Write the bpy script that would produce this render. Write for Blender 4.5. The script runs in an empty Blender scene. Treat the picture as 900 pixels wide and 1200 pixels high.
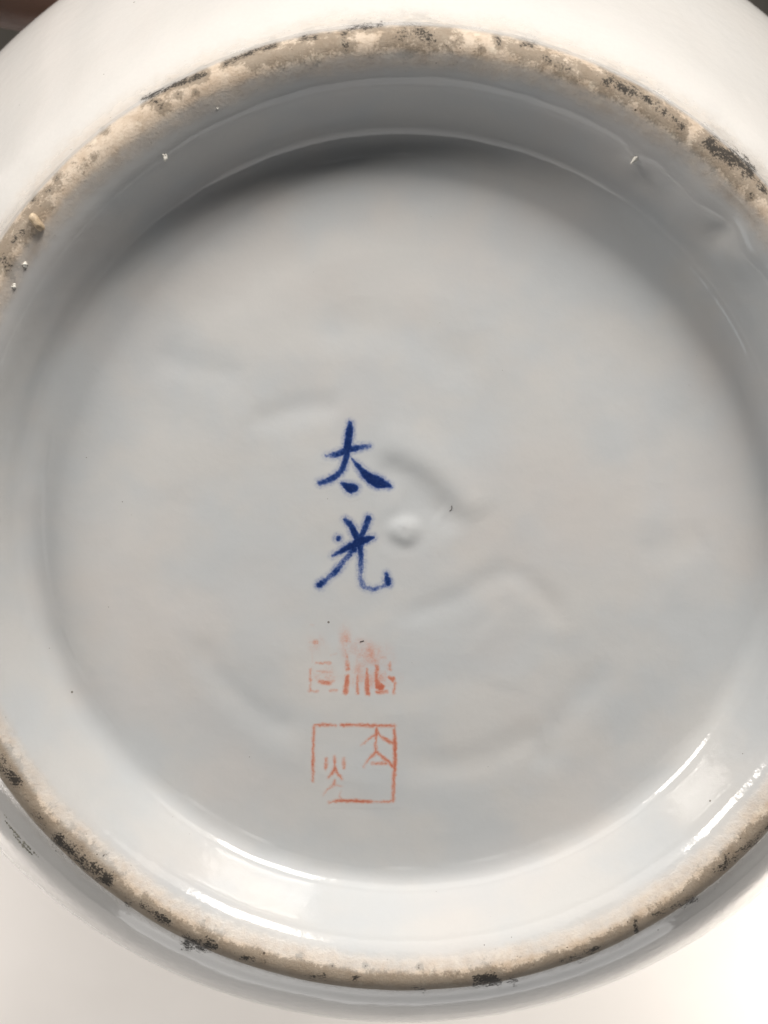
import bpy, math, random
import numpy as np

random.seed(7)
rng = np.random.default_rng(11)
scene = bpy.context.scene
C = scene.collection

# ------------------------------------------------------------------ camera, world, lamps
D = 0.1092                                   # camera distance to the plane of the foot rim, along the lens axis
TILT = math.radians(-6.0)                    # seen slightly from the lamp side
AIM = np.array([-0.00248, 0.0029, 0.0])
FWD = np.array([0, math.sin(TILT), -math.cos(TILT)]); UP = np.array([0, math.cos(TILT), math.sin(TILT)])
CAMP = AIM - D*FWD
cam_d = bpy.data.cameras.new("camera")
cam_d.sensor_fit = 'VERTICAL'; cam_d.sensor_height = 36.0; cam_d.sensor_width = 27.0
cam_d.lens = 33.0
cam_d.clip_start = 0.002; cam_d.clip_end = 50
cam_d.dof.use_dof = True
cam_d.dof.focus_distance = 0.116
cam_d.dof.aperture_fstop = 28
cam = bpy.data.objects.new("camera", cam_d); C.objects.link(cam)
cam.location = tuple(CAMP); cam.rotation_euler = (TILT, 0, 0)
scene.camera = cam

w = bpy.data.worlds.new("World"); scene.world = w; w.use_nodes = True
bgn = w.node_tree.nodes["Background"]
bgn.inputs[0].default_value = (0.93, 0.95, 1.0, 1); bgn.inputs[1].default_value = 0.028

def area(name, az, el, dist, sx, sy, energy, col):
    """az: degrees from +x towards +y, el: degrees above the table"""
    l = bpy.data.lights.new(name, 'AREA'); l.shape = 'RECTANGLE'; l.size = sx; l.size_y = sy
    l.energy = energy; l.color = col
    o = bpy.data.objects.new(name, l); C.objects.link(o)
    a, e = math.radians(az), math.radians(el)
    o.location = (dist*math.cos(a)*math.cos(e), dist*math.sin(a)*math.cos(e), dist*math.sin(e))
    from mathutils import Vector
    o.rotation_euler = (-Vector(o.location)).to_track_quat('-Z', 'Y').to_euler()
    return o
area("ceiling_lamp", 64, 29, 0.85, 0.24, 0.36, 6.6, (1.0, 0.94, 0.87))
area("ceiling_lamp", 143, 31, 0.9, 0.135, 0.32, 3.6, (1.0, 0.94, 0.87))
area("window_light", 92, 31, 1.0, 1.9, 0.7, 6.4, (1.0, 0.955, 0.91))
area("window_light", 220, 36, 1.6, 0.3, 0.3, 0.4, (0.86, 0.94, 1.0))
def fill_light(loc, target, size, energy, col):
    from mathutils import Vector
    l = bpy.data.lights.new("fill_light", 'AREA'); l.shape = 'DISK'; l.size = size; l.energy = energy; l.color = col
    o = bpy.data.objects.new("fill_light", l); C.objects.link(o); o.location = loc
    o.rotation_euler = (Vector(target)-Vector(loc)).to_track_quat('-Z', 'Y').to_euler()
# unseen fills added at either side below the foot, to brighten the table
fill_light((0.34, -0.22, -0.20), (0.16, -0.26, -0.305), 0.10, 0.75, (1.0, 0.93, 0.86))
fill_light((-0.36, -0.24, -0.19), (-0.16, -0.26, -0.305), 0.10, 0.34, (1.0, 0.93, 0.88))

fill_light((0.0, -0.95, -0.10), (0, 0, -0.03), 1.2, 4.6, (1.0, 0.975, 0.95))  # added fill, no real lamp: lifts the lower outer body and foot
scene.view_settings.view_transform = 'Standard'
scene.view_settings.look = 'None'
scene.view_settings.gamma = 1.0
scene.view_settings.exposure = 0.1

# ------------------------------------------------------------------ helpers
def link(o, parent=None):
    C.objects.link(o)
    if parent: o.parent = parent
    return o
def tag(o, label=None, cat=None, group=None, kind=None):
    if label: o["label"] = label
    if cat: o["category"] = cat
    if group: o["group"] = group
    if kind: o["kind"] = kind
    return o
def empty(name, loc=(0, 0, 0)):
    o = bpy.data.objects.new(name, None); o.location = loc; o.empty_display_size = 0.01
    return link(o)
def mesh_obj(name, V, F, mat, parent=None, normals=None, attrs=None, smooth=True):
    me = bpy.data.meshes.new(name)
    me.from_pydata([tuple(v) for v in V], [], [tuple(int(i) for i in f) for f in F])
    if smooth: me.polygons.foreach_set("use_smooth", [True]*len(me.polygons))
    if attrs:
        for k, a in attrs.items():
            at = me.attributes.new(k, 'FLOAT', 'POINT'); at.data.foreach_set("value", np.asarray(a, dtype=np.float32))
    me.update()
    if normals is not None:
        me.normals_split_custom_set_from_vertices([tuple(n) for n in normals])
    if mat: me.materials.append(mat)
    return link(bpy.data.objects.new(name, me), parent)
# conversions between photo measurements (900 x 1200) and metres on a level at height z
F_PX = 1100.0
def pos(px, py, z):
    a = (np.asarray(px, float)-450)/F_PX; b = -(np.asarray(py, float)-600)/F_PX
    dx = a; dy = b*UP[1]+FWD[1]; dz = b*UP[2]+FWD[2]
    t = (z-CAMP[2])/dz
    return CAMP[0]+t*dx, CAMP[1]+t*dy
def px_of(x, y, z):
    ex = x-CAMP[0]; ey = y-CAMP[1]; ez = np.asarray(z)-CAMP[2]
    w_ = ey*FWD[1]+ez*FWD[2]; u_ = ey*UP[1]+ez*UP[2]
    return 450 + ex*F_PX/w_, 600 - u_*F_PX/w_
def sstep(a, b, x):
    t = np.clip((x-a)/(b-a), 0, 1); return t*t*(3-2*t)
# value noise on a lattice
def vnoise(x, y, seed):
    g = np.random.default_rng(seed).random((256, 256))
    xi = np.floor(x).astype(int); yi = np.floor(y).astype(int); fx = x-xi; fy = y-yi
    fx = fx*fx*(3-2*fx); fy = fy*fy*(3-2*fy)
    a = g[xi % 256, yi % 256]; b = g[(xi+1) % 256, yi % 256]; c = g[xi % 256, (yi+1) % 256]; d = g[(xi+1) % 256, (yi+1) % 256]
    return (a*(1-fx)+b*fx)*(1-fy) + (c*(1-fx)+d*fx)*fy

# distance from points (x,y) to a polyline; returns distance, signed side, arclength fraction
def poly_dist(x, y, P):
    P = np.asarray(P, float); best = np.full(x.shape, 1e9); side = np.zeros(x.shape); t_at = np.zeros(x.shape)
    seg = np.linalg.norm(np.diff(P, axis=0), axis=1); cum = np.concatenate([[0], np.cumsum(seg)]); L = cum[-1]
    for i in range(len(P)-1):
        a = P[i]; d = P[i+1]-a; l2 = (d*d).sum()
        t = np.clip(((x-a[0])*d[0]+(y-a[1])*d[1])/l2, 0, 1)
        qx = x-(a[0]+t*d[0]); qy = y-(a[1]+t*d[1]); dist = np.hypot(qx, qy)
        m = dist < best
        best = np.where(m, dist, best)
        side = np.where(m, np.sign(d[0]*qy-d[1]*qx), side)
        t_at = np.where(m, (cum[i]+t*seg[i])/L, t_at)
    return best, side, t_at
def smooth_poly(P, n=6):
    P = [np.asarray(p, float) for p in P]; Q = [2*P[0]-P[1]] + P + [2*P[-1]-P[-2]]; out = []
    for i in range(1, len(Q)-2):
        p0, p1, p2, p3 = Q[i-1], Q[i], Q[i+1], Q[i+2]
        for k in range(n):
            t = k/n
            out.append(0.5*((2*p1)+(-p0+p2)*t+(2*p0-5*p1+4*p2-p3)*t*t+(-p0+3*p1-3*p2+p3)*t**3))
    out.append(P[-1]); return np.array(out)

# ------------------------------------------------------------------ materials
class NT:
    def __init__(s, name):
        s.m = bpy.data.materials.new(name); s.m.use_nodes = True; s.t = s.m.node_tree
        s.b = s.t.nodes["Principled BSDF"]
        s.co = s.t.nodes.new("ShaderNodeTexCoord").outputs["Object"]
    def n(s, typ, **kw):
        nd = s.t.nodes.new(typ)
        for k, v in kw.items(): setattr(nd, k, v)
        return nd
    def l(s, a, b): s.t.links.new(a, b)
    def noise(s, scale, detail=3, rough=0.5):
        nd = s.n("ShaderNodeTexNoise"); nd.inputs["Scale"].default_value = scale
        nd.inputs["Detail"].default_value = detail; nd.inputs["Roughness"].default_value = rough
        s.l(s.co, nd.inputs["Vector"]); return nd.outputs["Fac"]
    def math(s, op, a, b=None, c=None, clamp=False):
        nd = s.n("ShaderNodeMath", operation=op); nd.use_clamp = clamp
        for i, v in enumerate((a, b, c)):
            if v is None: continue
            if isinstance(v, (int, float)): nd.inputs[i].default_value = v
            else: s.l(v, nd.inputs[i])
        return nd.outputs[0]
    def ramp(s, x, a, b):
        nd = s.n("ShaderNodeMapRange", interpolation_type='SMOOTHSTEP')
        nd.inputs["From Min"].default_value = a; nd.inputs["From Max"].default_value = b
        s.l(x, nd.inputs["Value"]); return nd.outputs["Result"]
    def mix(s, f, a, b):
        nd = s.n("ShaderNodeMix", data_type='RGBA')
        ins = [i for i in nd.inputs if i.type == 'RGBA']
        if isinstance(f, (int, float)): nd.inputs[0].default_value = f
        else: s.l(f, nd.inputs[0])
        for i, v in zip(ins, (a, b)):
            if isinstance(v, tuple): i.default_value = (*v, 1)
            else: s.l(v, i)
        return [o for o in nd.outputs if o.type == 'RGBA'][0]
    def attr(s, name):
        return s.n("ShaderNodeAttribute", attribute_name=name).outputs["Fac"]
    def bump(s, h, strength, dist):
        nd = s.n("ShaderNodeBump"); nd.inputs["Strength"].default_value = strength; nd.inputs["Distance"].default_value = dist
        s.l(h, nd.inputs["Height"]); return nd

def specks(k, scale, thresh, radius):
    v = k.n("ShaderNodeTexVoronoi"); v.inputs["Scale"].default_value = scale; k.l(k.co, v.inputs["Vector"])
    sep = k.n("ShaderNodeSeparateColor"); k.l(v.outputs["Color"], sep.inputs[0])
    on = k.math('GREATER_THAN', sep.outputs[0], thresh)
    size = k.math('MULTIPLY', sep.outputs[1], radius)
    near = k.math('LESS_THAN', v.outputs["Distance"], size)
    return k.math('MULTIPLY', on, near)

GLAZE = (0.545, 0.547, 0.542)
def porcelain(name, ink=None, ink_dark=None, white=None):
    k = NT(name); b = k.b
    tint = k.ramp(k.noise(75, 3, 0.55), 0.36, 0.64)
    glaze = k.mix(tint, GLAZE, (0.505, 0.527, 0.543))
    warm = k.ramp(k.noise(55, 2), 0.42, 0.75)
    glaze = k.mix(k.math('MULTIPLY', warm, 0.4), glaze, (0.58, 0.54, 0.515))
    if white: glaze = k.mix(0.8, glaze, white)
    micro = k.math('MULTIPLY', k.ramp(k.noise(2400, 2, 0.6), 0.35, 0.65), 0.05)
    glaze = k.mix(micro, glaze, (0.45, 0.45, 0.45))
    sp = specks(k, 420, 0.975, 0.07); sp2 = specks(k, 900, 0.95, 0.08)
    spk = k.math('MULTIPLY', k.math('MAXIMUM', sp, sp2), 0.75)
    rough = None
    if ink is None:
        # unglazed clay where attribute "clay" is high, with an uneven creeping edge
        clay = k.attr("clay"); nz = k.noise(1100, 3, 0.5); nz2 = k.noise(220, 3)
        e = k.math('ADD', clay, k.math('ADD', k.math('MULTIPLY', k.math('SUBTRACT', nz, 0.5), 0.28), k.math('MULTIPLY', k.math('SUBTRACT', nz2, 0.5), 0.35)))
        cm = k.ramp(e, 0.08, 0.95)
        grain = k.noise(2600, 4, 0.65)
        cl = k.mix(k.ramp(k.noise(420, 5, 0.62), 0.36, 0.68), (0.635, 0.54, 0.44), (0.50, 0.40, 0.305))
        cl = k.mix(k.math('MULTIPLY', k.ramp(grain, 0.5, 0.72), 0.45), cl, (0.34, 0.25, 0.165))
        cl = k.mix(k.math('MULTIPLY', k.ramp(k.noise(700, 3), 0.58, 0.75), 0.6), cl, (0.76, 0.68, 0.56))
        # ingrained dirt
        dirt = k.attr("dirt"); stain = k.attr("stain")
        dn = k.noise(3600, 4, 0.7); dn2 = k.noise(750, 4, 0.6)
        dsum = k.math('ADD', dirt, k.math('ADD', k.math('MULTIPLY', k.math('SUBTRACT', dn, 0.5), 3.4), k.math('MULTIPLY', k.math('SUBTRACT', dn2, 0.5), 2.6)))
        dm = k.math('MULTIPLY', k.ramp(dsum, 0.22, 0.85), 0.94)
        ssum = k.math('ADD', stain, k.math('ADD', k.math('MULTIPLY', k.math('SUBTRACT', dn2, 0.5), 1.6), k.math('MULTIPLY', k.math('SUBTRACT', dn, 0.5), 1.1)))
        sm = k.math('MULTIPLY', k.ramp(ssum, 0.30, 0.66), 0.70)
        fine = k.math('MULTIPLY', k.math('MAXIMUM', specks(k, 700, 0.88, 0.15), specks(k, 1500, 0.80, 0.17)), cm)
        cl = k.mix(sm, cl, (0.185, 0.15, 0.11))
        base = k.mix(cm, glaze, cl)
        base = k.mix(k.math('MULTIPLY', fine, 0.85), base, (0.05, 0.035, 0.025))
        base = k.mix(dm, base, (0.022, 0.019, 0.016))
        base = k.mix(spk, base, (0.09, 0.07, 0.05))
        k.l(base, b.inputs["Base Color"])
        dry = k.math('MAXIMUM', cm, dm)
        mr = k.n("ShaderNodeMapRange"); mr.inputs["To Min"].default_value = 0.10; mr.inputs["To Max"].default_value = 0.85
        k.l(dry, mr.inputs["Value"]); k.l(mr.outputs[0], b.inputs["Roughness"])
        b1 = k.bump(k.noise(480, 3, 0.5), 0.085, 0.0005)
        b2 = k.bump(k.math('MULTIPLY', k.math('ADD', grain, k.math('MULTIPLY', dn, 1.0)), dry), 0.4, 0.0002)
        k.l(b1.outputs[0], b2.inputs["Normal"]); k.l(b2.outputs[0], b.inputs["Normal"])
    else:
        d = k.attr("ink")
        g = k.noise(3800, 4, 0.7); g2 = k.noise(1100, 3, 0.6)
        dd = k.math('ADD', d, k.math('MULTIPLY', k.math('MULTIPLY', k.math('ADD', k.math('SUBTRACT', g, 0.5), k.math('MULTIPLY', k.math('SUBTRACT', g2, 0.5), 0.8)), k.ramp(d, 0.0, 0.35)), 0.6 if ink[0] > 0.2 else 0.6), clamp=True)
        col = k.mix(k.ramp(dd, 0.35, 1.0), ink, ink_dark)
        k.l(k.mix(k.ramp(dd, 0.02, 0.75), glaze, col), b.inputs["Base Color"])
        b.inputs["Roughness"].default_value = 0.12
        b1 = k.bump(k.noise(480, 3, 0.5), 0.085, 0.0005); k.l(b1.outputs[0], b.inputs["Normal"])
    b.inputs["IOR"].default_value = 1.5
    return k.m
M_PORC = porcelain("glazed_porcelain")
M_BODY = porcelain("brightened_body_glaze", white=(0.74, 0.725, 0.70))  # outer body glaze lightened to imitate stronger light than the recess gets
M_BLUE = porcelain("underglaze_blue", (0.045, 0.10, 0.31), (0.009, 0.024, 0.108))
M_RED = porcelain("overglaze_red", (0.56, 0.29, 0.215), (0.47, 0.145, 0.092))

def simple(name, col, rough=0.6, col2=None, scale=300, bump=0.0, dist=0.0003):
    k = NT(name)
    if col2:
        k.l(k.mix(k.ramp(k.noise(scale, 4), 0.35, 0.68), col, col2), k.b.inputs["Base Color"])
    else: k.b.inputs["Base Color"].default_value = (*col, 1)
    k.b.inputs["Roughness"].default_value = rough
    if bump:
        bb = k.bump(k.noise(scale*2.5, 4), bump, dist); k.l(bb.outputs[0], k.b.inputs["Normal"])
    return k.m
M_BEAD = simple("white_glaze_bead", (0.72, 0.70, 0.64), 0.65)
M_CHIP = simple("raw_clay", (0.62, 0.50, 0.36), 0.85, (0.42, 0.32, 0.21), 900, 0.4)
M_GRIT = simple("grey_kiln_grit", (0.46, 0.45, 0.38), 0.9, (0.20, 0.19, 0.15), 2500, 0.6)
M_FIBRE = simple("dark_fibre", (0.06, 0.05, 0.045), 0.8)

# table: grey brown with a faint straight grain
k = NT("grey_floor")
mp = k.n("ShaderNodeMapping"); mp.inputs["Scale"].default_value = (60, 4, 10); k.l(k.co, mp.inputs[0])
gr = k.n("ShaderNodeTexNoise"); gr.inputs["Scale"].default_value = 4; gr.inputs["Detail"].default_value = 5; k.l(mp.outputs[0], gr.inputs[0])
k.l(k.mix(k.ramp(gr.outputs["Fac"], 0.3, 0.7), (0.055, 0.048, 0.039), (0.09, 0.08, 0.066)), k.b.inputs["Base Color"])
k.b.inputs["Roughness"].default_value = 0.55
M_FLOOR = k.m
M_TABLE = simple("white_table_top", (0.80, 0.775, 0.745), 0.45, (0.76, 0.735, 0.705), 14, 0.1, 0.0003)
# skin
k = NT("skin")
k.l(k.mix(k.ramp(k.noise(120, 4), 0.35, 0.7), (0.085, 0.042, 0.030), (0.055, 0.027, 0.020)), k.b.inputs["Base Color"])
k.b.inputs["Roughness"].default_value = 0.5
bb = k.bump(k.noise(900, 3), 0.3, 0.0004); k.l(bb.outputs[0], k.b.inputs["Normal"])
M_SKIN = k.m
M_NAIL = simple("fingernail", (0.48, 0.29, 0.23), 0.25)

# ------------------------------------------------------------------ table
TZ = -0.0555
def slab(name, x0, y0, x1, y1, z, th, mat, bev=0.004):
    import bmesh
    bm = bmesh.new(); bmesh.ops.create_cube(bm, size=1)
    for v in bm.verts: v.co = ((x0+x1)/2+v.co.x*(x1-x0), (y0+y1)/2+v.co.y*(y1-y0), z-th/2+v.co.z*th)
    if bev: bmesh.ops.bevel(bm, geom=bm.edges[:], offset=bev, segments=3, profile=0.5, affect='EDGES')
    me = bpy.data.meshes.new(name); bm.to_mesh(me); bm.free(); me.materials.append(mat)
    return tag(link(bpy.data.objects.new(name, me)), kind="structure")
TABLE_Z = TZ-0.25
slab("table_top", -0.75, -0.80, 0.85, 0.02, TABLE_Z, 0.025, M_TABLE)
slab("floor", -2.5, -2.5, 2.5, 2.5, TZ-0.85, 0.05, M_FLOOR, 0)

# ------------------------------------------------------------------ the bowl, turned upside down: one profile, three parts
CTRL = [(0.0440, -.0102), (0.0460, -.01035), (0.0474, -.0102), (0.0484, -.0095), (0.0490, -.0084), (0.04935, -.0074), (0.0497, -.00655), (0.05005, -.0057), (0.0505, -.0045),
        (0.0510, -.0032), (0.0516, -.0022), (0.0523, -.00156), (0.0531, -.00102), (0.0541, -.00038), (0.0551, -.0001), (0.0560, -.0003), (0.0569, -.00095), (0.0577, -.0019), (0.0583, -.0030), (0.0590, -.0044), (0.0602, -.0060),
        (0.0620, -.0074), (0.0650, -.0095), (0.0700, -.0145), (0.0780, -.0240), (0.0855, -.0340), (0.0911, -.0425), (0.0929, -.0475),
        (0.0937, -.0520), (0.0935, -.0548), (0.0922, -.0552), (0.0912, -.0530), (0.0880, -.0455), (0.082, -.035), (0.074, -.0245), (0.062, -.0160), (0.045, -.0137), (0.02, -.0132), (0.0005, -.0132)]
prof = smooth_poly(CTRL, 8)
# denser across the foot
def resample(P, step_fn):
    seg = np.linalg.norm(np.diff(P, axis=0), axis=1); cum = np.concatenate([[0], np.cumsum(seg)])
    s = 0.0; out = []
    while s < cum[-1]:
        r = np.interp(s, cum, P[:, 0]); z = np.interp(s, cum, P[:, 1]); out.append((r, z)); s += step_fn(r, z)
    out.append(tuple(P[-1])); return np.array(out)
prof = resample(prof, lambda r, z: 0.00022 if (0.043 < r < 0.0640 and z > -0.0110) else 0.0011)
kern = np.exp(-0.5*(np.arange(-6, 7)/2.0)**2); kern /= kern.sum()
soft_ = np.stack([np.convolve(np.pad(prof[:, c], 6, mode='edge'), kern, 'valid') for c in (0, 1)], 1)
wgt = (sstep(0.0445, 0.0465, prof[:, 0])*(1-sstep(0.0600, 0.0620, prof[:, 0]))*(prof[:, 1] > -0.0112))[:, None]
prof = prof*(1-wgt)+soft_*wgt
fl_r = np.concatenate([np.linspace(0.0004, 0.0438, 190)])
fl_z = np.interp(fl_r, [0, 0.006, 0.012, 0.018, 0.024, 0.029, 0.034, 0.039, 0.0440], [-.00865, -.00867, -.00873, -.00884, -.00900, -.00918, -.00943, -.00978, -.0102])
prof = np.concatenate([np.stack([fl_r, fl_z], 1), prof])
NR = len(prof); NA = 1080
ang = np.linspace(0, 2*np.pi, NA, endpoint=False)
RR = prof[:, 0][:, None]*np.ones(NA); ZZ = prof[:, 1][:, None]*np.ones(NA)
# handmade: slightly out of round
wob = 1 + 0.0022*np.cos(2*ang+0.7) + 0.0012*np.cos(3*ang+2.0) + 0.0006*np.cos(7*ang+1.0)
# only foot/wall wanders a little on its own
RR = RR*(1+(wob-1)*sstep(0.02, 0.05, RR))
X = RR*np.cos(ang); Y = RR*np.sin(ang)

# relief of the floor: folds and ridges left in the clay, measured in photo pixels
FZ = -0.0092
FOLDS = [  # points, depth (mm), half width px, kind (g groove, s step: right side of travel sinks)
    ([(283, 488), (312, 490), (345, 479), (385, 477), (405, 484)], 0.14, 13, 'g'),
    ([(432, 532), (468, 541), (505, 562), (532, 592), (552, 622)], 0.62, 16, 's'),
    ([(462, 588), (492, 592), (520, 606)], 0.10, 13, 'g'),
    ([(448, 722), (490, 716), (535, 700), (565, 682), (600, 672), (632, 694), (652, 722), (656, 752)], 0.12, 12, 'g'),
    ([(225, 740), (260, 795), (310, 840), (365, 862)], 0.12, 14, 'g'),
    ([(450, 885), (510, 897), (570, 890), (622, 868), (640, 884), (662, 846), (700, 800), (740, 775)], 0.14, 16, 'g'),
    ([(175, 412), (230, 430), (292, 445)], 0.10, 15, 'g'),
    ([(350, 395), (430, 382), (510, 405), (580, 440)], 0.15, 26, 'g'),
    ([(740, 645), (790, 642), (835, 625)], 0.07, 16, 'g'),
    ([(215, 345), (250, 360), (300, 352)], 0.05, 20, 'g'),
    ([(640, 300), (700, 290), (770, 320)], 0.06, 26, 'g'),
    ([(650, 735), (668, 785), (660, 830), (638, 872)], 0.08, 15, 'g'),
    ([(215, 560), (205, 640), (222, 735)], 0.06, 22, 'g'),
    ([(560, 730), (590, 765), (580, 810)], -0.05, 30, 'g'),
]
def relief(x, y):
    px, py = px_of(x, y, FZ); h = np.zeros(np.shape(px))
    for P, a, wd, kind in FOLDS:
        Q = smooth_poly(P, 5); d, s, t = poly_dist(px, py, Q)
        fade = sstep(0, 0.2, t)*(1-sstep(0.8, 1, t))*1.3
        if kind == 'g':
            h -= a*1e-3*fade*np.exp(-(d/(wd*1.25))**2)
        else:
            h += a*1e-3*fade*np.exp(-(d/(wd*2.2))**2)*np.tanh(-s*d/wd)*0.5
    h += 0.00020*(vnoise(px/95+7, py/95+3, 1)-0.5) + 0.00006*(vnoise(px/38, py/38, 2)-0.5)
    # throwing spiral
    rr = np.hypot(px-474, py-592); th = np.arctan2(py-592, px-474)
    h += 0.000012*np.sin(rr/13.0+th)*sstep(60, 150, rr)
    # centre nub
    dn = np.hypot((px-474)/17.0, (py-622)/14.5)
    h += (0.00034+0.00003*vnoise(px/6, py/6, 8))*np.exp(-np.abs(dn*(1+0.05*np.sin(3*np.arctan2(py-622, px-474)+1)))**3.2*1.1) - 0.00004*np.exp(-((dn-1.5)/0.5)**2)
    r = np.hypot(x, y)
    return h*(1-sstep(0.0405, 0.0455, r))
def floor_z(x, y):
    r = np.hypot(x, y)
    return np.interp(r, [0, 0.006, 0.012, 0.018, 0.024, 0.029, 0.034, 0.039, 0.0440], [-.00865, -.00867, -.00873, -.00884, -.00900, -.00918, -.00943, -.00978, -.0102]) + relief(x, y)
fm = prof[:, 0] < 0.0458
fm &= np.arange(NR) < NR//1
nfl = int(np.argmax(prof[:, 0] > 0.0458))
ZZ[:nfl] += relief(X[:nfl], Y[:nfl])
# the rim sits a little off the axis of the foot
lean = sstep(-0.012, -0.05, ZZ)*(np.arange(NR)[:, None] > nfl)
X = X + 0.0006*lean; Y = Y + 0.0034*lean
# slow waviness of wall and glaze
iw = slice(nfl, NR)
ZZ[iw] += 0.00014*(vnoise(X[iw]*260+40, Y[iw]*260+40, 5)-0.5)*sstep(-0.03, -0.008, ZZ[iw])
# dents on the inner wall, upper right of the photo, and a few elsewhere
for (dx, dy, rad, amp) in [(842, 275, 13, -0.0005), (745, 190, 16, 0.0003), (870, 300, 22, 0.0003), (812, 245, 26, 0.0003), (855, 250, 30, -0.0002)]:
    qx, qy = px_of(X, Y, ZZ); d = np.hypot(qx-dx, qy-dy)/rad
    lim = (RR < 0.0535) & (RR > 0.046)
    X = X - np.where(lim, amp*np.cos(ang)*np.exp(-d*d), 0); Y = Y - np.where(lim, amp*np.sin(ang)*np.exp(-d*d), 0)

PTS = np.stack([X, Y, ZZ], 2)
du = np.zeros_like(PTS); du[1:-1] = PTS[2:]-PTS[:-2]; du[0] = PTS[1]-PTS[0]; du[-1] = PTS[-1]-PTS[-2]
dv = np.roll(PTS, -1, 1)-np.roll(PTS, 1, 1)
NRM = np.cross(du, dv); NRM /= np.linalg.norm(NRM, axis=2, keepdims=True)

# clay / dirt attributes on the foot, measured in photo pixels
rowr = prof[:, 0]; front = np.arange(NR) < int(np.argmax(prof[:, 0] > 0.0934))
clay_row = np.where(front, np.maximum((0.52*sstep(0.0517, 0.0536, rowr)+0.48*sstep(0.0537, 0.0550, rowr))*(1-sstep(0.0566, 0.0588, rowr)), 0.42*sstep(0.055, 0.057, rowr)*(1-sstep(0.0595, 0.064, rowr))), 0)
clay_row = clay_row + np.where((rowr > 0.0932) & (ZZ[:, 0] < -0.045), 0.75, 0)
clay = clay_row[:, None]*np.ones(NA)
QX, QY = px_of(X, Y, ZZ)
dirt = np.full(QX.shape, -0.9); stain = np.full(QX.shape, 0.06)
def blob(P, wdt, amt, arr):
    P = np.asarray(P, float)
    if len(P) == 1: d = np.hypot(QX-P[0, 0], QY-P[0, 1])
    else: d = poly_dist(QX, QY, P)[0]
    np.maximum(arr, (-0.9 if arr is dirt else 0.06)+amt*np.exp(-(d/(wdt*1.35))**2), out=arr)
BL = [  # black dirt: where it sits, half width, amount
    ([(169, 116), (207, 99), (240, 86)], 3.2, 1.5), ([(178, 118), (190, 124)], 3.5, 1.1), ([(263, 75), (301, 59), (323, 53)], 3.2, 1.2),
    ([(356, 46), (368, 44)], 5, 1.05), ([(402, 40), (416, 32), (446, 29)], 4.0, 1.15), ([(402, 42), (406, 56)], 4, 0.9),
    ([(470, 42), (486, 35), (500, 44)], 9, 1.05), ([(478, 54)], 6, 1.0), ([(522, 53)], 3.5, 1.2), ([(535, 48)], 3.5, 1.0), ([(584, 44), (584, 52)], 3.0, 1.25), ([(563, 59)], 3, 1.0),
    ([(615, 50), (625, 52)], 5, 0.9), ([(640, 70), (672, 84)], 6, 0.95), ([(712, 94), (742, 108)], 7, 1.3), ([(752, 112), (778, 130)], 6, 1.1), ([(790, 140), (800, 150)], 5, 0.9),
    ([(832, 168), (855, 182), (878, 200)], 8, 1.75), ([(890, 212), (897, 225)], 5, 1.2), ([(882, 230)], 4, 1.1),
    ([(68, 209)], 3.2, 1.25), ([(57, 225)], 3.2, 1.1), ([(40, 234), (46, 238)], 4, 0.95), ([(25, 272), (16, 282)], 4, 1.05), ([(5, 305), (12, 312)], 6, 0.95), ([(110, 183)], 2.6, 1.2), ([(123, 153)], 2.4, 1.0), ([(208, 111)], 2.4, 1.1), ([(229, 108)], 2.0, 1.1),
    ([(2, 890), (10, 905), (20, 917)], 6, 1.4), ([(42, 952), (52, 968)], 6, 0.95), ([(66, 982), (84, 997), (104, 1015), (126, 1032)], 8, 1.5), ([(146, 1052), (152, 1060)], 4, 1.2), ([(165, 1060), (185, 1074)], 4, 0.95),
    ([(190, 1077), (198, 1080)], 5, 1.4), ([(220, 1104), (236, 1108), (248, 1107)], 7.5, 1.6), ([(285, 1121), (296, 1124)], 4.5, 1.35), ([(310, 1126)], 4, 1.1), ([(418, 1146)], 4, 1.6), ([(366, 1142), (380, 1144)], 6, 0.9),
    ([(556, 1145), (556, 1154)], 2.4, 1.8), ([(564, 1149), (580, 1148)], 6.8, 1.9), ([(484, 1158), (496, 1160)], 4, 1.05), ([(596, 1147), (606, 1150)], 4, 0.9), ([(604, 1152)], 3.5, 1.1),
    ([(660, 1126), (700, 1112)], 5, 1.0), ([(744, 1080), (746, 1092)], 2.6, 1.6), ([(766, 1072), (778, 1066)], 5.0, 1.05), ([(786, 1062), (800, 1060)], 5, 1.0), ([(806, 1056), (816, 1053)], 4.0, 1.4), ([(840, 1018), (860, 1005)], 6, 1.05), ([(838, 1040)], 3, 1.2), ([(872, 995), (898, 972)], 5, 0.95),
    ([(351, 1119)], 2.0, 1.3), ([(389, 1132)], 1.8, 1.2), ([(491, 1133)], 1.9, 1.3), ([(537, 1141)], 2.2, 1.4), ([(429, 1132)], 1.7, 1.2), ([(122, 1002)], 2.0, 1.3),
]
for P, wd, am in BL: blob(P, wd*1.25, 0.72+0.62*am, dirt); blob(P, wd*2.2, 0.35+0.35*am, stain)
ST = [([(0, 880), (40, 955), (90, 1008), (150, 1060), (240, 1110), (330, 1135), (430, 1152), (520, 1156), (600, 1148), (680, 1122), (760, 1084), (830, 1036), (900, 965)], 10, 1.15),
      ([(300, 70), (340, 60), (400, 48)], 12, .75), ([(455, 45), (520, 40)], 12, .8), ([(600, 55), (680, 85), (740, 112), (800, 155)], 10, .7), ([(850, 185), (900, 230)], 10, .7),
      ([(0, 300), (20, 275), (50, 240)], 12, .7), ([(60, 222), (110, 180)], 10, .4)]
for P, wd, am in ST: blob(P, wd, am, stain)

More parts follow.
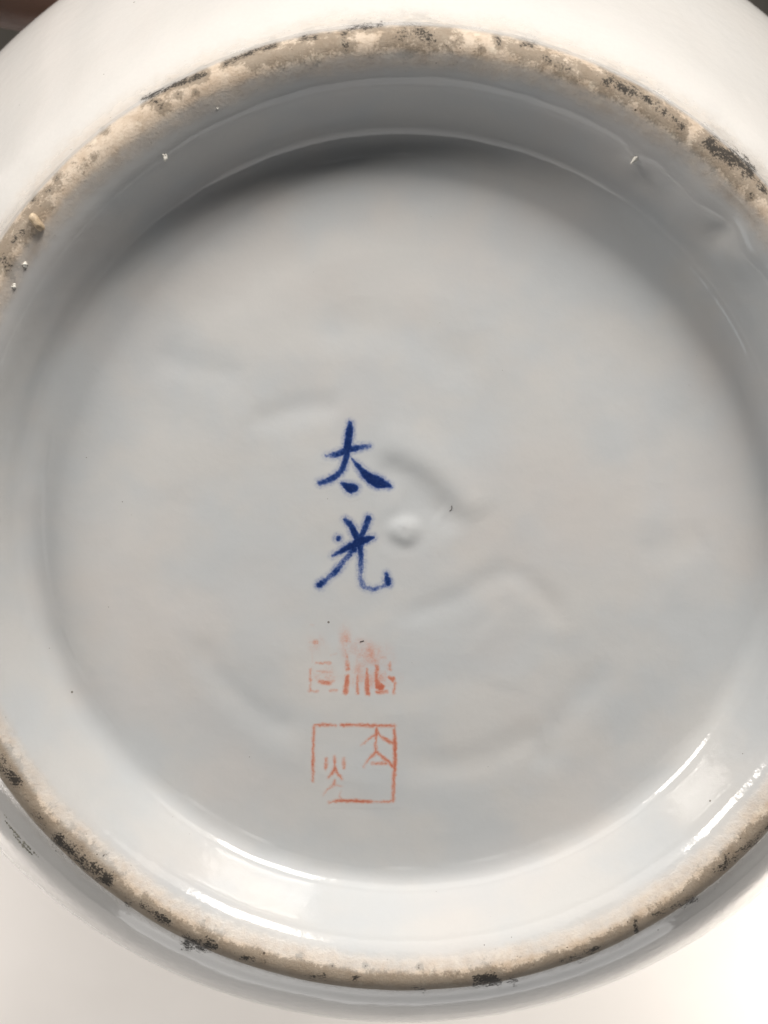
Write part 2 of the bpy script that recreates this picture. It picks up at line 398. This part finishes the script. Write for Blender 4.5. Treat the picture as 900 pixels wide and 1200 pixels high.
def rows(name, a, b, parent):
    n = b-a; idx = np.arange(n*NA).reshape(n, NA); nx = np.roll(idx, -1, 1)
    F = np.stack([idx[:-1].ravel(), nx[:-1].ravel(), nx[1:].ravel(), idx[1:].ravel()], 1)[:, ::-1]
    Vv = PTS[a:b].reshape(-1, 3); Nn = NRM[a:b].reshape(-1, 3)
    F = F.tolist()
    return Vv, Nn, F
bowl = empty("porcelain_bowl", (0, 0, TZ))
tag(bowl, "white porcelain bowl turned upside down, its stained foot ring and base marks showing", "bowl")
OFF = np.array([0, 0, -TZ])
def part(name, a, b, cap=False, mat=None):
    Vv, Nn, F = rows(name, a, b, bowl)
    if cap:   # close the pole
        Vv = np.concatenate([Vv, [[0, 0, PTS[a, :, 2].mean()]]]); Nn = np.concatenate([Nn, [[0, 0, 1]]]); c = len(Vv)-1
        F = F + [(c, i, (i+1) % NA) for i in range(NA)]
    ext = (lambda A, f: np.concatenate([A[a:b].ravel(), [f]]) if cap else A[a:b].ravel())
    o = mesh_obj(name, Vv+OFF, F, mat or M_PORC, bowl, attrs={"clay": ext(clay, 0), "dirt": ext(dirt, -0.9), "stain": ext(stain, 0.06)})
    # consistent shading across part borders
    o.data.normals_split_custom_set_from_vertices([tuple(n) for n in Nn])
    return o
i1 = int(np.argmax(prof[:, 0] > 0.0516)); i2 = int(np.argmax(prof[:, 0] > 0.0589))
if np.mean(NRM[10, :, 2]) < 0: NRM = -NRM; 
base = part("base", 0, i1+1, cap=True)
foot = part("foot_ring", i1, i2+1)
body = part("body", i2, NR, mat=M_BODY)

# ------------------------------------------------------------------ painted marks, laid on the floor of the base
def marks(name, strokes, mat, x0, y0, x1, y1, label, haze=(), seed=3, step=0.62, halo=0.0, jitter=0.0, fat=1.0):
    gx = np.arange(x0, x1, step); gy = np.arange(y0, y1, step)
    PX, PY = np.meshgrid(gx, gy); ink = np.zeros(PX.shape)
    jx = PX + jitter*(vnoise(PX/3.1, PY/3.1, seed)-0.5); jy = PY + jitter*(vnoise(PX/3.1+50, PY/3.1+90, seed)-0.5)
    hal = np.zeros(PX.shape)
    for P in strokes:     # each point: x, y, width, density
        P = np.asarray(P, float)
        if len(P) == 1: P = np.concatenate([P, P+[0.1, 0.1, 0, 0]])
        Q = smooth_poly(P, 5) if len(P) > 2 else P
        d, s, t = poly_dist(jx, jy, Q[:, :2])
        seg = np.linalg.norm(np.diff(Q[:, :2], axis=0), axis=1); cum = np.concatenate([[0], np.cumsum(seg)])/max(seg.sum(), 1e-6)
        wd = np.interp(t, cum, Q[:, 2])/2*fat; dn = np.interp(t, cum, Q[:, 3])
        soft = 2.8
        v = dn*(0.92 if halo > 0.2 else 1.0)*(1-sstep(-soft, soft, d-wd))
        ink = np.maximum(ink, v)
        hal = np.maximum(hal, dn*np.exp(-np.maximum(d-wd, 0)**2/22.0))
    ink = np.maximum(ink, halo*hal)
    for hx, hy, sx, sy, a in haze:
        v = a*np.exp(-((PX-hx)/sx)**2-((PY-hy)/sy)**2)*(0.45+0.9*vnoise(PX/7, PY/11, seed+4)); ink = np.maximum(ink, v)
    X_, Y_ = pos(PX, PY, FZ); Z_ = floor_z(X_, Y_) + 0.000007
    ny, nx_ = PX.shape; idx = np.arange(ny*nx_).reshape(ny, nx_)
    q = np.stack([idx[:-1, :-1], idx[1:, :-1], idx[1:, 1:], idx[:-1, 1:]], 2).reshape(-1, 4)
    keep = ink.ravel()[q].max(1) > 0.02; q = q[keep]
    eps = 1e-4
    gxn = (floor_z(X_+eps, Y_)-floor_z(X_-eps, Y_))/(2*eps); gyn = (floor_z(X_, Y_+eps)-floor_z(X_, Y_-eps))/(2*eps)
    N = np.stack([-gxn, -gyn, np.ones_like(gxn)], 2); N /= np.linalg.norm(N, axis=2, keepdims=True)
    used = np.unique(q); rm = np.full(ny*nx_, -1); rm[used] = np.arange(len(used))
    Vv = np.stack([X_, Y_, Z_], 2).reshape(-1, 3)[used]+OFF
    o = mesh_obj(name, Vv, rm[q], mat, bowl, normals=N.reshape(-1, 3)[used], attrs={"ink": ink.ravel()[used]})
    if label: o["label"] = label
    return o
def cA(pts):   # crop of the blue characters
    return [(340+x/3.75, 470+y/3.75, w_/3.75, d) for x, y, w_, d in pts]
def cB(pts):   # crop of the red seals
    return [(340+x/4.615, 700+y/4.615, w_/4.615, d) for x, y, w_, d in pts]
TAI = [cA(p) for p in [
    [(160, 239, 15, .6), (200, 234, 22, .8), (250, 216, 24, .95), (300, 204, 20, .8), (350, 197, 16, .6)],
    [(263, 97, 18, .85), (260, 140, 25, .95), (254, 200, 27, 1), (245, 255, 22, .9), (222, 308, 22, .85), (180, 342, 22, .8), (132, 358, 20, .75)],
    [(266, 244, 8, .7), (298, 284, 18, .9), (340, 328, 30, 1), (385, 355, 38, 1), (436, 371, 16, .95)],
    [(228, 358, 12, .8), (258, 378, 32, 1), (284, 382, 28, 1)], [(268, 398, 14, .9)]]]
KOU = [cA(p) for p in [
    [(243, 520, 18, .8), (268, 546, 24, .9), (298, 605, 26, 1)], [(344, 514, 24, .9), (330, 556, 22, .85), (300, 612, 24, 1)], [(213, 601, 22, .85)],
    [(188, 677, 14, .8), (240, 650, 22, .95), (300, 620, 30, 1), (340, 604, 24, 1), (367, 597, 12, .9)], [(295, 622, 32, 1)], [(280, 650, 24, .95)],
    [(276, 650, 24, .8), (236, 702, 22, .66), (202, 745, 24, .78), (165, 778, 20, .66), (132, 806, 26, .9)], [(140, 797, 22, .9)],
    [(308, 640, 24, .85), (313, 705, 22, .75), (309, 765, 20, .56), (322, 806, 24, .56), (360, 824, 18, .62), (400, 814, 18, .56), (432, 800, 20, .8)], [(423, 756, 16, .75), (427, 780, 24, .9), (430, 798, 24, .9)]]]
SEAL2 = [cB(p) for p in [
    [(130, 692, 13, .7), (180, 688, 15, .7), (250, 693, 12, .6)], [(278, 690, 16, .75), (350, 690, 14, .75), (450, 692, 15, .8), (566, 692, 14, .7)],
    [(563, 694, 13, .7), (566, 800, 17, .85), (566, 900, 17, .8), (562, 1000, 15, .7), (557, 1108, 14, .65)], [(557, 1108, 14, .7), (480, 1112, 12, .6), (400, 1110, 15, .75), (285, 1106, 16, .8), (210, 1116, 14, .55)],
    [(130, 700, 13, .7), (125, 800, 12, .7), (123, 880, 15, .75), (123, 1000, 13, .6)],
    [(466, 705, 13, .75), (462, 830, 12, .7)], [(472, 733, 13, .75), (432, 760, 13, .65), (384, 798, 10, .5)], [(474, 735, 12, .7), (515, 768, 16, .7), (556, 786, 18, .75)],
    [(464, 838, 16, .75), (424, 876, 12, .65), (398, 916, 11, .55)], [(468, 838, 14, .75), (510, 872, 15, .75), (554, 912, 16, .75)], [(443, 899, 13, .55), (517, 897, 15, .65)],
    [(195, 876, 15, .6), (193, 930, 13, .6)], [(290, 873, 14, .5), (292, 924, 16, .6)], [(240, 864, 11, .7), (240, 930, 14, .75)], [(240, 932, 18, .75), (208, 978, 15, .65)], [(241, 932, 16, .75), (280, 986, 11, .65)],
    [(239, 990, 10, .6), (238, 1018, 16, .7)], [(236, 1020, 14, .6), (198, 1048, 10, .5), (177, 1076, 8, .4)], [(240, 1018, 10, .55), (284, 1026, 9, .4)], [(278, 1048, 8, .3), (266, 1075, 10, .45), (280, 1104, 12, .6)]]]
SEAL1 = [cB(p) for p in [
    [(108, 240, 16, .3), (135, 238, 24, .5), (160, 238, 14, .3)], [(115, 145, 10, .2), (125, 150, 12, .2)], [(118, 300, 9, .25), (122, 345, 9, .28)],
    [(145, 352, 13, .5), (215, 352, 13, .5)], [(148, 397, 13, .5), (228, 402, 13, .5)], [(160, 452, 20, .6), (200, 460, 26, .66), (234, 450, 16, .5)], [(112, 385, 11, .5), (111, 500, 13, .55)], [(104, 506, 11, .48), (148, 506, 11, .48)], [(220, 502, 13, .48), (252, 500, 14, .45)],
    [(300, 255, 12, .35), (308, 345, 18, .5), (314, 384, 24, .62)], [(312, 425, 22, .75), (305, 465, 22, .75), (300, 512, 24, .72)], [(366, 420, 12, .62), (364, 516, 14, .7)], [(415, 380, 14, .6), (416, 440, 23, .72), (420, 515, 26, .72)],
    [(470, 368, 22, .6), (468, 440, 22, .72), (476, 480, 28, .85)], [(490, 482, 34, 1.0)], [(468, 508, 16, .75), (522, 508, 16, .66)], [(512, 395, 10, .4), (515, 450, 12, .45)], [(540, 345, 12, .45), (540, 382, 20, .62)], [(533, 428, 14, .66), (556, 440, 28, .75)], [(568, 460, 14, .66), (560, 512, 14, .6)],
    [(225, 310, 12, .28), (252, 302, 12, .3)], [(360, 290, 10, .26), (368, 360, 10, .3)], [(430, 275, 20, .3), (480, 285, 20, .34)], [(440, 325, 14, .3), (520, 322, 14, .3)]]]
HZ1 = [(340+x/4.615, 700+y/4.615, a, b, c) for x, y, a, b, c in [(410, 285, 26, 15, .42), (300, 250, 9, 24, .36), (440, 440, 34, 14, .36), (180, 430, 18, 16, .28), (470, 330, 22, 12, .36), (150, 250, 16, 18, .2), (360, 380, 16, 14, .32)]]
marks("painted_character", TAI, M_BLUE, 366, 486, 468, 588, "upper cobalt blue brush character with a small dot beneath it", halo=0.38, jitter=1.1, fat=1.38)
marks("painted_character", KOU, M_BLUE, 362, 598, 470, 700, "lower cobalt blue brush character beside the small central nub", halo=0.38, seed=9, jitter=1.1, fat=1.3)
marks("stamped_seal", SEAL1, M_RED, 352, 715, 474, 820, "faded red seal stamp with only its lower strokes left", haze=HZ1, seed=21, halo=0.14, jitter=1.8, fat=1.25)
marks("stamped_seal", SEAL2, M_RED, 356, 842, 472, 950, "square red seal stamp with two seal-script characters and a broken outline", seed=33, halo=0.14, jitter=1.6, fat=1.32)

# ------------------------------------------------------------------ small flaws on the bowl
def lump(name, centre, axes, mat, rough=0.18, seed=0, rot=0.0, nu=14, nv=20):
    """an uneven pebble-like shape with real volume"""
    r_ = np.random.default_rng(seed); ph = r_.random(6)*6.28
    V = []; F = []
    for i in range(nu+1):
        a = math.pi*i/nu
        for j in range(nv):
            b = 2*math.pi*j/nv
            n = np.array([math.sin(a)*math.cos(b), math.sin(a)*math.sin(b), math.cos(a)])
            q = 1 + rough*(math.sin(2*n[0]*2+ph[0])*0.5+math.sin(3.1*n[1]*2+ph[1])*0.4+math.sin(4.3*n[2]+ph[2])*0.3)
            p = n*q*np.array(axes)
            c, s = math.cos(rot), math.sin(rot)
            V.append((p[0]*c-p[1]*s+centre[0], p[0]*s+p[1]*c+centre[1], p[2]+centre[2]-(0.35*axes[2] if name == 'glaze_bead' else 0)))
    for i in range(nu):
        for j in range(nv):
            F.append((i*nv+j, (i+1)*nv+j, (i+1)*nv+(j+1) % nv, i*nv+(j+1) % nv))
    return mesh_obj(name, np.array(V)+OFF, F, mat, bowl)
def on_bowl(px, py):
    """point of the bowl's front surface that the photo measurement falls on"""
    x, y = pos(px, py, -0.005); th = math.atan2(y, x); j = int(round(th/(2*math.pi)*NA)) % NA
    n = int(np.argmax(prof[:, 0] > 0.0934)); qx, qy = px_of(PTS[:n, j, 0], PTS[:n, j, 1], PTS[:n, j, 2])
    i = int(np.argmin((qx-px)**2+(qy-py)**2)); return PTS[i, j]
U = 1.02e-4
b1 = lump("glaze_bead", on_bowl(194, 182), (2.6*U, 4.6*U, 4*U), M_BEAD, 0.4, seed=1, rot=0.3); b1["label"] = "pale glaze bead on the shaded inner wall, left"
b2 = lump("glaze_bead", on_bowl(744, 184), (3.0*U, 7.5*U, 4*U), M_BEAD, 0.25, seed=2, rot=-0.75); b2["label"] = "bright glaze bead on the shaded inner wall, right"
lump("glaze_bead", on_bowl(30, 307), (4.0*U, 2.8*U, 3*U), M_BEAD, 0.4, seed=3)
lump("glaze_bead", on_bowl(18, 331), (2.9*U, 2.9*U, 2.6*U), M_BEAD, 0.4, seed=4)
lump("glaze_bead", on_bowl(48, 969), (1.6*U, 1.6*U, 1.8*U), M_BEAD, seed=6)
lump("glaze_bead", on_bowl(255, 128), (1.4*U, 1.4*U, 1.8*U), M_BEAD, seed=6)
c_ = lump("clay_chip", on_bowl(47, 256)+np.array([0, 0, 3*U]), (4.6*U, 12*U, 8*U), M_CHIP, 0.15, seed=5, rot=0.62); c_["label"] = "raised sliver of raw clay stuck on the foot ring"
# grit streak on the outside of the foot, one ragged crust
gv = []; gf = []
def normal_at(p):
    q = np.argmin(((PTS[:i2+400]-p)**2).sum(2)); return NRM[:i2+400].reshape(-1, 3)[q]
for i, t in enumerate(np.linspace(0, 1, 54)):
    p = on_bowl(7+t*39+rng.normal(0, 0.9), 958+t*48+8*math.sin(t*3)+rng.normal(0, 0.9)); nn = normal_at(p)
    s = U*(1.2+3.2*rng.random()*(0.25+math.sin(math.pi*i/53)))
    t1 = np.cross(nn, (0, 0, 1)); t1 /= np.linalg.norm(t1); t2 = np.cross(nn, t1)
    o0 = len(gv); a0 = rng.random()*6
    for kk in range(7):
        a = a0+kk*2*math.pi/7; rr_ = s*(0.6+0.6*rng.random())
        gv.append(p+t1*math.cos(a)*rr_+t2*math.sin(a)*rr_-nn*0.2*s)
    gv.append(p+nn*s*0.55)
    gf += [(o0+kk, o0+(kk+1) % 7, o0+7) for kk in range(7)]
mesh_obj("grit_crust", np.array(gv)+OFF, gf, M_GRIT, bowl)

# lint lying on the glaze: separate little things
def fibre(P, rad, label):
    Q = smooth_poly([(p[0], p[1]) for p in P], 5); V = []; F = []; n = len(Q)
    for i, (px, py) in enumerate(Q):
        x, y = pos(px, py, FZ); z = float(floor_z(np.array([x]), np.array([y]))[0])+rad*0.9+0.00005*math.sin(math.pi*i/(n-1))
        t = Q[min(i+1, n-1)]-Q[max(i-1, 0)]; t = np.array([t[0], -t[1]])/np.hypot(*t); nn = np.array([-t[1], t[0]])
        for kk in range(6):
            a = kk*math.pi/3; V.append((x+nn[0]*rad*math.cos(a), y+nn[1]*rad*math.cos(a), z+rad*math.sin(a)))
    for i in range(n-1):
        for kk in range(6): F.append((i*6+kk, i*6+(kk+1) % 6, (i+1)*6+(kk+1) % 6, (i+1)*6+kk))
    F += [tuple(range(5, -1, -1)), tuple(range((n-1)*6, n*6))]
    o = mesh_obj("lint_fibre", V, F, M_FIBRE); tag(o, label, "lint"); return o
fibre([(529, 592), (529, 596), (526.5, 598.5)], 0.32*U, "tiny dark hooked fibre lying right of the central nub on the bowl base")
fibre([(422, 751.5), (424, 750.2), (426.5, 749.8)], 0.4*U, "tiny dark fibre lying just above the faded red seal")

# ------------------------------------------------------------------ the hand that steadies the bowl at the far left of the rim
def hand():
    """one continuous skin: bone chains are thickened, fused and smoothed"""
    Z = TZ-0.0004
    def P(px, py, dz): return (*[float(q) for q in pos(px, py, Z)], Z+dz)
    chains = [
        # forearm and wrist
        [(P(-2900, 60, .010), .037), (P(-2000, -60, .012), .033), (P(-1250, -140, .013), .0255), (P(-980, -165, .013), .0235), (P(-760, -175, .013), .019)],
        # four fingers, each from its own bone in the palm, lying under the rim
        [(P(-960, -120, .013), .016), (P(-620, -85, .015), .0155), (P(-330, -58, .015), .0122), (P(-220, -48, .013), .0104), (P(-105, -36, .008), .0100), (P(-40, -29, .003), .0087), (P(25, -24, -.0015), .0086), (P(85, -17, -.003), .0078), (P(128, -11, -.004), .0066)],
        [(P(-960, -155, .014), .016), (P(-640, -160, .018), .0155), (P(-350, -166, .018), .0124), (P(-225, -160, .015), .0106), (P(-100, -150, .008), .0102), (P(-20, -140, .003), .0088), (P(55, -131, -.002), .0088), (P(120, -121, -.003), .0080), (P(166, -113, -.004), .0067)],
        [(P(-960, -190, .014), .016), (P(-650, -230, .017), .015), (P(-372, -272, .017), .0120), (P(-255, -268, .014), .0101), (P(-140, -262, .008), .0097), (P(-65, -254, .003), .0084), (P(0, -246, -.002), .0083), (P(62, -236, -.003), .0076), (P(106, -228, -.004), .0064)],
        [(P(-955, -215, .012), .015), (P(-660, -295, .014), .0142), (P(-395, -368, .013), .0108), (P(-300, -371, .011), .0088), (P(-210, -369, .007), .0085), (P(-150, -363, .003), .0074), (P(-95, -356, -.002), .0072), (P(-48, -348, -.003), .0066), (P(-12, -341, -.004), .0056)],
        # thumb leaves the side of the palm near the wrist and presses on the outside of the bowl
        [(P(-900, -110, .010), .017), (P(-720, 10, .012), .0165), (P(-480, 130, .017), .0128), (P(-370, 180, .020), .0110), (P(-258, 226, .021), .0112), (P(-160, 268, .021), .0098), (P(-74, 306, .0187), .0080)]]
    V = []; E = []; R = []; roots = []
    for ch in chains:
        roots.append(len(V))
        for q, (p, r) in enumerate(ch):
            if q: E.append((len(V)-1, len(V)))
            V.append(p); R.append(r)
    me0 = bpy.data.meshes.new("hand"); me0.from_pydata(V, E, [])
    o = bpy.data.objects.new("hand", me0); C.objects.link(o)
    o.modifiers.new("skin", 'SKIN').use_smooth_shade = True
    for q, d in enumerate(me0.skin_vertices[0].data):
        d.radius = (R[q], R[q]*(0.92 if R[q] < 0.0125 else 0.86)); d.use_root = q in roots
    sb = o.modifiers.new("round", 'SUBSURF'); sb.levels = 2; sb.render_levels = 2
    rm = o.modifiers.new("fuse", 'REMESH'); rm.mode = 'VOXEL'; rm.voxel_size = 0.0017; rm.use_smooth_shade = True
    sm = o.modifiers.new("smooth", 'SMOOTH'); sm.factor = 0.5; sm.iterations = 7
    bpy.context.view_layer.update()
    dg = bpy.context.evaluated_depsgraph_get(); me = bpy.data.meshes.new_from_object(o.evaluated_get(dg))
    o.modifiers.clear(); o.data = me; me.name = "hand"
    me.polygons.foreach_set("use_smooth", [True]*len(me.polygons))
    me.materials.clear(); me.materials.append(M_SKIN)
    return o
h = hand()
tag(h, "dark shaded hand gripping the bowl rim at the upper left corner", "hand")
